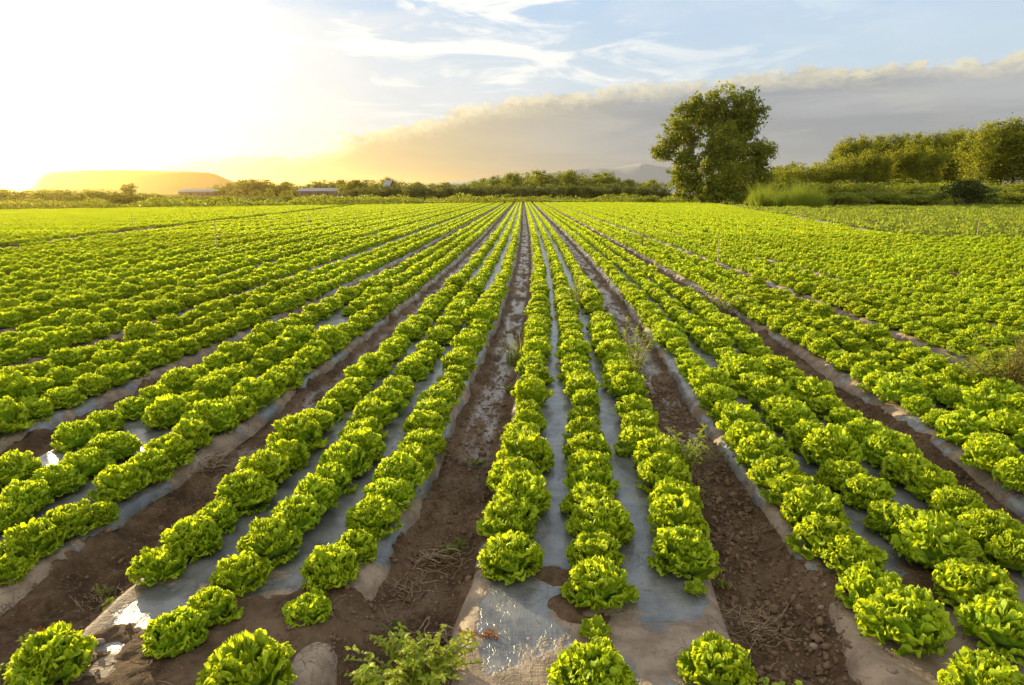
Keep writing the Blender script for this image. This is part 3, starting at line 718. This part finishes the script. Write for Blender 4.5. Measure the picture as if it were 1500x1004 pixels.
forest('shrub', 'bushy weed clump, %s from the left before the orchard', 'bush', 'weed clumps before the orchard', sh,
       [(270, 283, 105, 3), (330, 282, 108, 3), (380, 284, 110, 3), (420, 283, 118, 3), (455, 286, 112, 2.6), (537, 280, 112, 1.9), (575, 285, 115, 2.2), (688, 283, 122, 1.7), (742, 281, 122, 2.3), (770, 285, 120, 2.2)])
# tall pale grass clumps
def blades(acc, r, n, cx, cy_, rx, ry, h, wd, lean=.3, z0=0.):
    a = r.uniform(0, 6.28, n); q = np.sqrt(r.random(n)); X_ = cx + rx * q * np.cos(a); Y_ = cy_ + ry * q * np.sin(a)
    hh_ = h * r.uniform(.55, 1.1, n) * (1 - .62 * q ** 2); la = r.uniform(0, 6.28, n); ll = lean * hh_ * r.random(n)
    th = r.uniform(0, 3.14, n); w_ = wd * r.uniform(.6, 1.3, n)
    B0 = np.stack([X_, Y_, np.full(n, z0)], 1); T_ = B0 + np.stack([ll * np.cos(la), ll * np.sin(la), hh_], 1)
    Mi = B0 + (T_ - B0) * .55 + np.stack([-.15 * ll * np.cos(la), -.15 * ll * np.sin(la), 0 * hh_], 1)
    Wv = np.stack([w_ * np.cos(th), w_ * np.sin(th), 0 * w_], 1)
    V = np.stack([B0 - Wv, B0 + Wv, Mi + Wv * .8, Mi - Wv * .8, T_ + Wv * .12, T_ - Wv * .12], 1).reshape(-1, 3)
    i = np.arange(n)[:, None] * 6; F = np.concatenate([i + [0, 1, 2, 3], i + [3, 2, 4, 5]])
    acc.add(V, F, np.repeat(r.random(n), 6))
r = np.random.default_rng(3)
for (px, py, Yd, rx, h, lab) in [(1128, 302, 80, 1.9, 3.0, 'left clump of tall pale grass beside the big tree'), (1166, 305, 78, 2.6, 2.9, 'right and wider clump of tall pale grass beside the big tree'), (1105, 300, 84, 1.2, 1.9, 'short pale grass clump right at the foot of the big tree')]:
    A_ = Acc(); [blades(A_, r, 130, rx * r.uniform(-1, 1), r.uniform(-1.4, 1.4), .42, .42, h * r.uniform(.35, 1.25) , .016, .75) for _ in range(26)]; q = at_y(px, py, Yd)
    link('tall_grass', A_.mesh('tall_grass', M['grass'], False), None, lab, 'tall grass', None, None, (q.x, Yd, -.04))
# weedy strip along the far field edge, meadow, second plot: nobody could count these
A_ = Acc(); n_ = 46000
x_ = r.uniform(-125, 27, n_); y_ = 112 + np.minimum(x_, 0) * 1.08 + 1.2 + 9 * r.random(n_) ** 1.5 + np.maximum(x_ - 20, 0) * -.5
hg = .25 + 1.5 * np.clip(fbm(x_ * .22, y_ * .22, 5, 4) + .28, .05, 1)
P_ = np.stack([x_, y_, hg * r.random(n_) ** .7], 1); U_ = r.normal(size=(n_, 3)); U_ /= np.linalg.norm(U_, axis=1, keepdims=True); V_ = np.cross(U_, r.normal(size=(n_, 3))); V_ /= np.linalg.norm(V_, axis=1, keepdims=True)
s_ = r.uniform(.07, .19, n_)[:, None]
A_.quads(P_, U_ * s_, V_ * s_ * .6, r.random(n_)); link('weedy_margin', A_.mesh('weedy_margin', M['shrub'], False), None, 'overgrown weedy strip along the far edge of the field', 'weeds', None, 'stuff')
A_ = Acc(); n_ = 60000
y_ = 22 + 72 * r.random(n_) ** .8; x_ = 13 + (np.maximum(y_ - 25, -3)) * .2 + (y_ * .95 - 4) * r.random(n_) ** 1.3
kp = ~infield_np(x_, y_) & ~infield_np(x_ - 1.1, y_ - .9) & (np.abs(np.mod(x_ - y_ * .2, 1.5) - .75) > (.28 * (x_ < 22 + y_ * .25))); x_, y_ = x_[kp], y_[kp]; n_ = len(x_)
cov = fbm(x_ * .35, y_ * .35, 8, 4); kp = cov > -.22; x_, y_, cov = x_[kp], y_[kp], cov[kp]; n_ = len(x_)
hg = np.clip(.10 + .35 * (cov + .2), .06, .5)
P_ = np.stack([x_, y_, hg * r.random(n_) - .03], 1); U_ = r.normal(size=(n_, 3)); U_[:, 2] += .5; U_ /= np.linalg.norm(U_, axis=1, keepdims=True); V_ = np.cross(U_, r.normal(size=(n_, 3))); V_ /= np.linalg.norm(V_, axis=1, keepdims=True)
s_ = r.uniform(.04, .13, n_)[:, None]
A_.quads(P_, U_ * s_, V_ * s_ * .6, r.random(n_)); link('meadow_plants', A_.mesh('meadow_plants', M['grass'], False), None, 'rough grass and low weeds covering the meadow right of the field', 'meadow', None, 'stuff')
A_ = Acc()
for _ in range(240):
    yy = 26 + 64 * r.random(); xx = 15 + (yy - 25) * .2 + r.random() * yy * .8
    blades(A_, r, 60, xx, yy, .5, .5, r.uniform(.25, .7), .012, .6, -.04)
link('meadow_grass', A_.mesh('meadow_grass', M['grass'], False), None, 'taller tufts of grass scattered through the meadow at right', 'grass', None, 'stuff')
# pale bare strips in the second plot
for (a_, b_, wd) in (((1060, 300), (1150, 312), .35), ((1160, 316), (1300, 344), .30), ((1440, 352), (1490, 352), .3), ((1200, 318), (1330, 331), .2)):
    p0, p1 = at(*a_), at(*b_); nseg = 40; V = []
    for i in range(nseg):
        t_ = i / (nseg - 1); q = p0.lerp(p1, t_); ww = wd * (.3 + 1.0 * abs(math.sin(i * 1.9) * math.cos(i * .7)))
        V += [(q.x - ww, q.y, .006), (q.x + ww, q.y, .006)]
    F = [[2 * i, 2 * i + 1, 2 * i + 3, 2 * i + 2] for i in range(nseg - 1)]
    link('path', mesh_np('path', V, F, M['pale']), kind='structure')

# ------------------------------------------------------------------ hill, mountains, sheds
def ridge(name, pts, Y0, depth_, mat_, nz_, sdd, rise=.35):
    px_ = np.linspace(pts[0][0], pts[-1][0], 160); py_ = np.interp(px_, [p[0] for p in pts], [p[1] for p in pts])
    top = np.array([[*at_y(a, b, Y0)] for a, b in zip(px_, py_)]); t_ = np.linspace(0, 1, 26)
    prof = np.minimum(smooth(t_, 0, rise), smooth(-t_, -1, -.75))
    X_ = np.repeat(top[:, :1], 26, 1); Y_ = Y0 - rise * depth_ + t_[None] * depth_ + 0 * X_; X_ = X_ * Y_ / Y0
    Z_ = np.maximum(top[:, 2:], 0) * prof[None] ; Z_ = Z_ * (1 + nz_ * fbm(X_ / Y0 * 30, Y_ / Y0 * 30, sdd, 5)) - .3
    me = mesh_np(name, np.stack([X_, Y_, Z_], -1), grid_faces(160, 26), mat_)
    if me.polygons[300].normal.z < 0: me.flip_normals()
    link(name, me, kind='structure')
ridge('hill', [(8, 284), (30, 281), (46, 273), (52, 264), (62, 255), (76, 251), (100, 249.5), (112, 248.5), (200, 248.6), (262, 250.5), (300, 252), (316, 255), (332, 262), (360, 271), (400, 279), (430, 284)], 950, 420, M['hill'], .03, 3)
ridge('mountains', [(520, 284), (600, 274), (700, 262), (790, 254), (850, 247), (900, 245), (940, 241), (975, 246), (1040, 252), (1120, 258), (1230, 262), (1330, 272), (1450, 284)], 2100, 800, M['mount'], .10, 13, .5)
def shed(x0, x1, ty, by, Yd, lab):
    a_, b_ = at_y(x0, ty, Yd), at_y(x1, ty, Yd); h = a_.z; L_ = (b_.x - a_.x) / 2; e = empty('farm_shed', ((a_.x + b_.x) / 2, Yd, 0), lab, 'shed')
    eh = h * .62; W_ = 5.0
    A_ = Acc(); A_.box((0, 0, eh / 2), (L_, W_, eh / 2)); link('wall', A_.mesh('wall', M['wall'], False), e)
    A_ = Acc(); o_ = .4
    V = np.array([(-L_ - o_, -W_ - o_, eh), (L_ + o_, -W_ - o_, eh), (L_ + o_, 0, h), (-L_ - o_, 0, h), (L_ + o_, W_ + o_, eh), (-L_ - o_, W_ + o_, eh)])
    V = np.concatenate([V + [0, 0, .12], V + [0, 0, .003]])
    A_.add(V, [[0, 1, 2, 3], [3, 2, 4, 5], [7, 6, 9, 8], [8, 9, 11, 10], [0, 6, 7, 1], [5, 4, 10, 11], [0, 3, 9, 6], [3, 5, 11, 9], [1, 7, 8, 2], [2, 8, 10, 4]]); link('roof', A_.mesh('roof', M['roof'], False), e)
    A_ = Acc()
    for i in range(max(1, int(L_ / 2))): A_.box((-L_ + min(2, L_) + i * 4, -W_ - .02, eh * .5), (min(.7, L_ * .4), .03, eh * .25))
    link('window', A_.mesh('window', plain('dark_glass', (.03, .035, .04), .2), False), e)
shed(440, 500, 276, 283, 320, 'long low farm shed with pale grey roof among the hazy trees')
shed(268, 322, 277.5, 283, 330, 'low farm shed at the foot of the flat hill')
shed(566, 573, 265.0, 283, 230, 'tiny pale hut showing above the left end of the orchard')

# ------------------------------------------------------------------ stakes
for (px, ty, by, lab) in [(1051, 349, 387, 'tall pale wooden stake among the lettuces right of centre'), (1431, 321, 345, 'thin wooden stake in the meadow near the right edge'), (1424, 300, 309, 'short white stake in front of the dark bush'),
                          (1055, 294, 303, 'short pale stake in front of the big tree'), (195, 311, 332, 'thin dark stake in the far left lettuces'), (318, 325, 364, 'tallest thin stake in the left lettuces'),
                          (453, 313, 331, 'thin stake left of centre beyond the wide furrow'), (347, 293, 300, 'tiny stake on the field edge under the hazy trees'), (390, 292, 299, 'tiny pale stake on the field edge right of the hill')]:
    q = at(px, by + 2, 0); tpz = at_y(px, ty, q.y).z; rr = .016 if tpz > .6 else .02
    A_ = Acc(); A_.tube([(0, 0, -.1), (.004, 0, tpz * .5), (.0, .004, tpz)], [rr, rr * .95, rr * .85], 7); A_.tube([(0, .004, tpz - .001), (0, .004, tpz + .012)], [rr * .85, rr * .3], 7)
    link('wooden_stake', A_.mesh('wooden_stake', M['wood']), None, lab, 'stake', 'thin stakes about the field', None, (q.x, q.y, 0))
q = at_y(1370, 290, 90); A_ = Acc()
# ------------------------------------------------------------------ weeds, litter, clods
def leaf_at(acc, p, d, L_, Wd, r, a):
    d = d / (np.linalg.norm(d) + 1e-9); s_ = np.cross(d, [0, 0, 1.]); s_ /= np.linalg.norm(s_) + 1e-9; nrm = np.cross(s_, d)
    cs = [0, .22, .5, .78, 1.]; ws = [.12, .8, 1., .62, .04]; V = []
    for c_, w_ in zip(cs, ws):
        m_ = p + d * L_ * c_ + nrm * L_ * (.12 * math.sin(c_ * 3) - .25 * c_ * c_)
        V += [m_ - s_ * Wd * w_ + nrm * Wd * w_ * .3, m_, m_ + s_ * Wd * w_ + nrm * Wd * w_ * .3]
    F = []
    for i in range(4):
        for j in range(2): q_ = i * 3 + j; F.append([q_, q_ + 3, q_ + 4, q_ + 1])
    acc.add(V, F, a)
def weed(name, px, py, h, spread, ns, nl, L_, lab, mat_='weed', seed=0, lean=(0, 0), pos=None, wd=.42):
    r = np.random.default_rng(seed + int(px)); q = at(px, py, 0); z = max(gz(q.x, q.y), -.09)
    e = empty(name, (q.x, q.y, z), lab, 'weed'); S_, A_ = Acc(), Acc()
    for i in range(ns):
        a = r.uniform(0, 6.28); f = r.random() ** .6
        tip = np.array([math.cos(a) * spread * f + lean[0], math.sin(a) * spread * f * .6 + lean[1], h * r.uniform(.55, 1) * (1 - .3 * f)])
        c_ = wob(r, (r.normal(0, .01), r.normal(0, .01), -.01), tip, 8, h * .03); c_[:, 2] += np.sin(np.linspace(0, 3.14, 8)) * h * .12
        S_.tube(c_, np.linspace(.0035, .0012, 8) * (1 + h), 5)
        for k_ in range(nl):
            t_ = r.uniform(.25, 1); j = int(t_ * 6.99); p_ = c_[j] + (c_[j + 1] - c_[j]) * (t_ * 7 - j if j < 7 else 0)
            b_ = r.uniform(0, 6.28); d = np.array([math.cos(b_), math.sin(b_), r.uniform(-.1, .9)])
            ll = L_ * r.uniform(.45, 1.15) * (1.15 - .5 * t_); leaf_at(A_, p_, d, ll, ll * wd * .5, r, r.random())
    link('stem', S_.mesh('stem', M['stem']), e); link('leaves', A_.mesh('leaves', M[mat_], True), e)
weed('leafy_weed', 612, 978, .23, .28, 50, 26, .036, 'big leafy yellow-green weed sprawling over the soil in the foreground', seed=1, wd=.5)
weed('leafy_weed', 535, 1000, .17, .06, 5, 22, .045, 'upright broad leaved weed at the left end of the big foreground weed', seed=2, wd=.6)
weed('leafy_weed', 700, 930, .07, .10, 9, 9, .03, 'small reddish weed spreading right of the big foreground weed', 'redweed', 3)
weed('low_weed', 1120, 1000, .06, .13, 14, 10, .035, 'low leafy weed on the soil at the bottom right of centre', seed=4, wd=.6)
weed('low_weed', 1195, 1002, .06, .10, 10, 10, .035, 'low yellow-green weed on the clods at the bottom edge', seed=5, wd=.6)
weed('seedling_weed', 157, 868, .07, .035, 5, 8, .03, 'tiny yellow weed alone on the left foreground soil', seed=6, wd=.6)
weed('seedling_weed', 45, 922, .08, .08, 7, 8, .035, 'small green weed behind the large lettuce at bottom left', seed=7)
weed('seedling_weed', 62, 915, .10, .04, 4, 9, .03, 'small orange red weed behind the large lettuce at bottom left', 'redweed', 8)
weed('seedling_weed', 97, 912, .10, .03, 3, 8, .03, 'tiny orange weed right of the red one at bottom left', 'redweed', 9)
weed('seedling_weed', 193, 868, .04, .06, 6, 8, .025, 'flat rusty weed beside the tiny yellow weed', 'redweed', 10)
weed('low_weed', 150, 842, .04, .08, 9, 8, .02, 'flat dull green weed on the left foreground furrow', 'shrub', 11)
weed('low_weed', 5, 965, .10, .10, 9, 12, .04, 'dark green weed at the bottom left corner', 'shrub', 12)
weed('low_weed', 578, 905, .05, .05, 6, 8, .03, 'small grey-green weed on the furrow above the big foreground weed', 'orchard', 13)
weed('low_weed', 1062, 833, .03, .04, 5, 5, .03, 'tiny weed on the right furrow beside the third row', 'shrub', 14)
weed('tall_weed', 1003, 690, .50, .16, 9, 22, .055, 'tall feathery weed in the furrow right of the third row', seed=15, wd=.35)
weed('tall_weed', 1030, 668, .22, .16, 5, 12, .05, 'slender weed leaning over the soil below the tall feathery weed', 'shrub', 16, wd=.3)
weed('tall_weed', 927, 572, .85, .14, 8, 26, .07, 'tallest feathery weed in the right furrow, further up', seed=17, wd=.35)
weed('tall_weed', 845, 455, .75, .25, 9, 16, .08, 'feathery weed growing out of the second row far up', seed=18, wd=.35)
weed('tall_weed', 1475, 585, .70, .55, 26, 24, .08, 'tangled brownish weed patch among the lettuces near the right edge', 'brownweed', 19, wd=.35)
weed('tall_weed', 1440, 575, .55, .45, 20, 26, .08, 'pale tangled weed left of the brownish patch near the right edge', seed=20, wd=.35)
weed('tall_weed', 1060, 455, .55, .5, 14, 14, .09, 'feathery weed standing among the lettuces below the tall stake', seed=21, wd=.35)
weed('tall_weed', 940, 365, .9, .7, 14, 16, .12, 'far feathery weed among the lettuces right of the centre rows', seed=22, wd=.35)
weed('low_weed', 700, 660, .04, .12, 10, 10, .03, 'flat weed on the middle furrow close to the lettuces', 'shrub', 23)
weed('low_weed', 665, 785, .07, .12, 12, 12, .028, 'dull green weed in the middle furrow beside the dry stems', 'shrub', 24)
weed('low_weed', 745, 560, .07, .12, 10, 10, .04, 'small weed in the middle furrow above the flat one', 'shrub', 25)
r = np.random.default_rng(31)
for (px, py, h, n_, rx, lab) in [(758, 518, .34, 130, .12, 'pale yellow grass tuft in the middle furrow'), (752, 640, .14, 60, .08, 'small grass tuft beside the first row right of the middle furrow'), (1010, 712, .2, 40, .1, 'thin green grass blades in the right furrow'), (1180, 985, .06, 40, .06, 'tiny grass tuft on the clods at bottom right')]:
    A_ = Acc(); blades(A_, r, n_, 0, 0, rx, rx, h, .0035, 1.1); q = at(px, py); link('grass_tuft', A_.mesh('grass_tuft', M['grass'], False), None, lab, 'grass', None, None, (q.x, q.y, gz(q.x, q.y) - .005))
def tangle(px, py, wpx, h, n_, lab, seed, thick=.0016):
    r = np.random.default_rng(seed); q = at(px, py); d_ = proj(q.x, q.y, 0)[2]; rx = wpx * d_ / FPX / 2; A_ = Acc()
    for i in range(n_):
        a = r.uniform(0, 6.28); c_ = np.array([r.normal(0, .35) * rx, r.normal(0, .3) * rx, h * r.random() * .8]); L_ = rx * r.uniform(.25, .9)
        d = np.array([math.cos(a), math.sin(a), r.normal(0, .25)]); m_ = wob(r, c_ - d * L_ / 2, c_ + d * L_ / 2, 7, rx * .07)
        for k_ in range(7): m_[k_, 2] = max(m_[k_, 2], .004 + gz(q.x + m_[k_, 0], q.y + m_[k_, 1]) - gz(q.x, q.y))
        A_.tube(m_, thick * r.uniform(.5, 1.6), 4, r.random())
    link('dry_stems', A_.mesh('dry_stems', M['dry']), None, lab, 'dry stems', 'dead weeds lying in the furrows', None, (q.x, q.y, gz(q.x, q.y)))
tangle(302, 668, 100, .07, 90, 'tangled pile of dead stems in the left furrow', 1, .0022)
tangle(1108, 893, 120, .05, 110, 'pale dry straw pile in the right foreground furrow', 2)
tangle(592, 838, 100, .03, 45, 'grey dead stems in the middle furrow near the front', 3)
tangle(640, 795, 110, .05, 50, 'reddish dead stems across the middle furrow', 4, .0025)
tangle(660, 655, 110, .03, 40, 'thin dead stems higher up in the middle furrow', 5)
tangle(640, 905, 130, .04, 16, 'long bent dead stalks behind the big foreground weed', 6, .0034)
tangle(1085, 765, 110, .03, 16, 'thin pale dead stalks on the right furrow', 7)
tangle(145, 845, 90, .03, 30, 'thin dead stalks on the left foreground soil', 8)
# clods of earth and litter
import bmesh
def ico(sub):
    b = bmesh.new(); bmesh.ops.create_icosphere(b, subdivisions=sub, radius=1); V = np.array([v.co[:] for v in b.verts]); F = np.array([[v.index for v in f.verts] for f in b.faces]); b.free(); return V, F
IV, IF = ico(2)
r = np.random.default_rng(8); Vs, Fs = [], []; off = 0; cnt = 0
while cnt < 8500:
    y = 1.75 + 4.2 * r.random() ** 1.6; k_ = r.choice([-2, -1, 0, 1], p=[.12, .25, .45, .18])      # furrow right of bed k
    cx = BC0 + k_ * PITCHB + PITCHB / 2 + float(shift(y)); x = cx + r.normal(0, .19)
    if abs(x - cx) > .40 + (.25 if y < 2.3 else 0): continue
    s_ = min(.024, .0036 * math.exp(r.normal(0, .55)) * (1.5 if k_ == 0 else 1.1) + .0015)
    V = IV * (1 + .9 * fbm(IV[:, 0] * 2.3 + cnt, IV[:, 1] * 2.3 + IV[:, 2] * 1.9, cnt % 97, 4, .7)[:, None]) * s_ * r.uniform(.6, 1.2, 3)
    Vs.append(V + [x, y, gz(x, y) + s_ * .25]); Fs.append(IF + off); off += len(V); cnt += 1
link('soil_clods', mesh_np('soil_clods', np.concatenate(Vs), np.concatenate(Fs), M['clod'], True), None, 'crumbled brown soil clods strewn over the furrows', 'soil clods', None, 'stuff')
A_ = Acc()
for _ in range(650):
    y = 1.75 + 5 * r.random() ** 1.3; x = r.uniform(-.8, .95) * y; a = r.uniform(0, 3.14); L_ = r.uniform(.006, .035); z = max(gz(x, y), pz(x, y) + .006) + .003
    d = np.array([math.cos(a), math.sin(a), r.normal(0, .15)]) * L_; A_.tube([np.array([x, y, z]) - d, np.array([x, y, z + L_ * .15]), np.array([x, y, z]) + d], r.uniform(.0006, .0016), 4)
link('plant_litter', A_.mesh('plant_litter', M['dry']), None, 'scraps of dry stalk strewn over soil and film', 'litter', None, 'stuff')
for (px, py, wpx, lab) in [(145, 945, 18, 'pale rounded stone beside the large lettuce at bottom left'), (1205, 880, 11, 'small pale stone on the clods of the right furrow'), (1307, 985, 16, 'light brown stone at the bottom right soil edge'), (1195, 925, 15, 'brown stone in the middle of the right furrow')]:
    q = at(px, py); d_ = proj(q.x, q.y, 0)[2]; s_ = wpx * d_ / FPX / 2
    V = IV * (1 + .22 * fbm(IV[:, 0] * 1.3 + px, IV[:, 1] * 1.3 + IV[:, 2], 5, 2)[:, None]) * s_ * [1, .75, .6]
    link('stone', mesh_np('stone', V, IF, M['stone']), None, lab, 'stone', None, None, (q.x, q.y, max(gz(q.x, q.y), pz(q.x, q.y)) + s_ * .3))
#--HAZE--
# ------------------------------------------------------------------ haze
A_ = Acc(); x0, x1 = float(xs[0]) - 20, float(xs[-1]) + 20; y0, y1 = float(ys[0]) - 20, float(ys[-1]) + 20
A_.box(((x0 + x1) / 2, (y0 + y1) / 2, (116 - 1.4) / 2), ((x1 - x0) / 2, (y1 - y0) / 2, (116 + 1.4) / 2))
m, t, o = mat('haze_air'); pv = t.node('ShaderNodeVolumePrincipled'); pv.inputs['Color'].default_value = (1, .72, .28, 1); pv.inputs['Density'].default_value = .00012; pv.inputs['Anisotropy'].default_value = .86
t.l.new(pv.outputs[0], o.inputs['Volume'])
link('haze', A_.mesh('haze', m, False), kind='stuff', label='golden evening haze over the far fields', cat='haze')
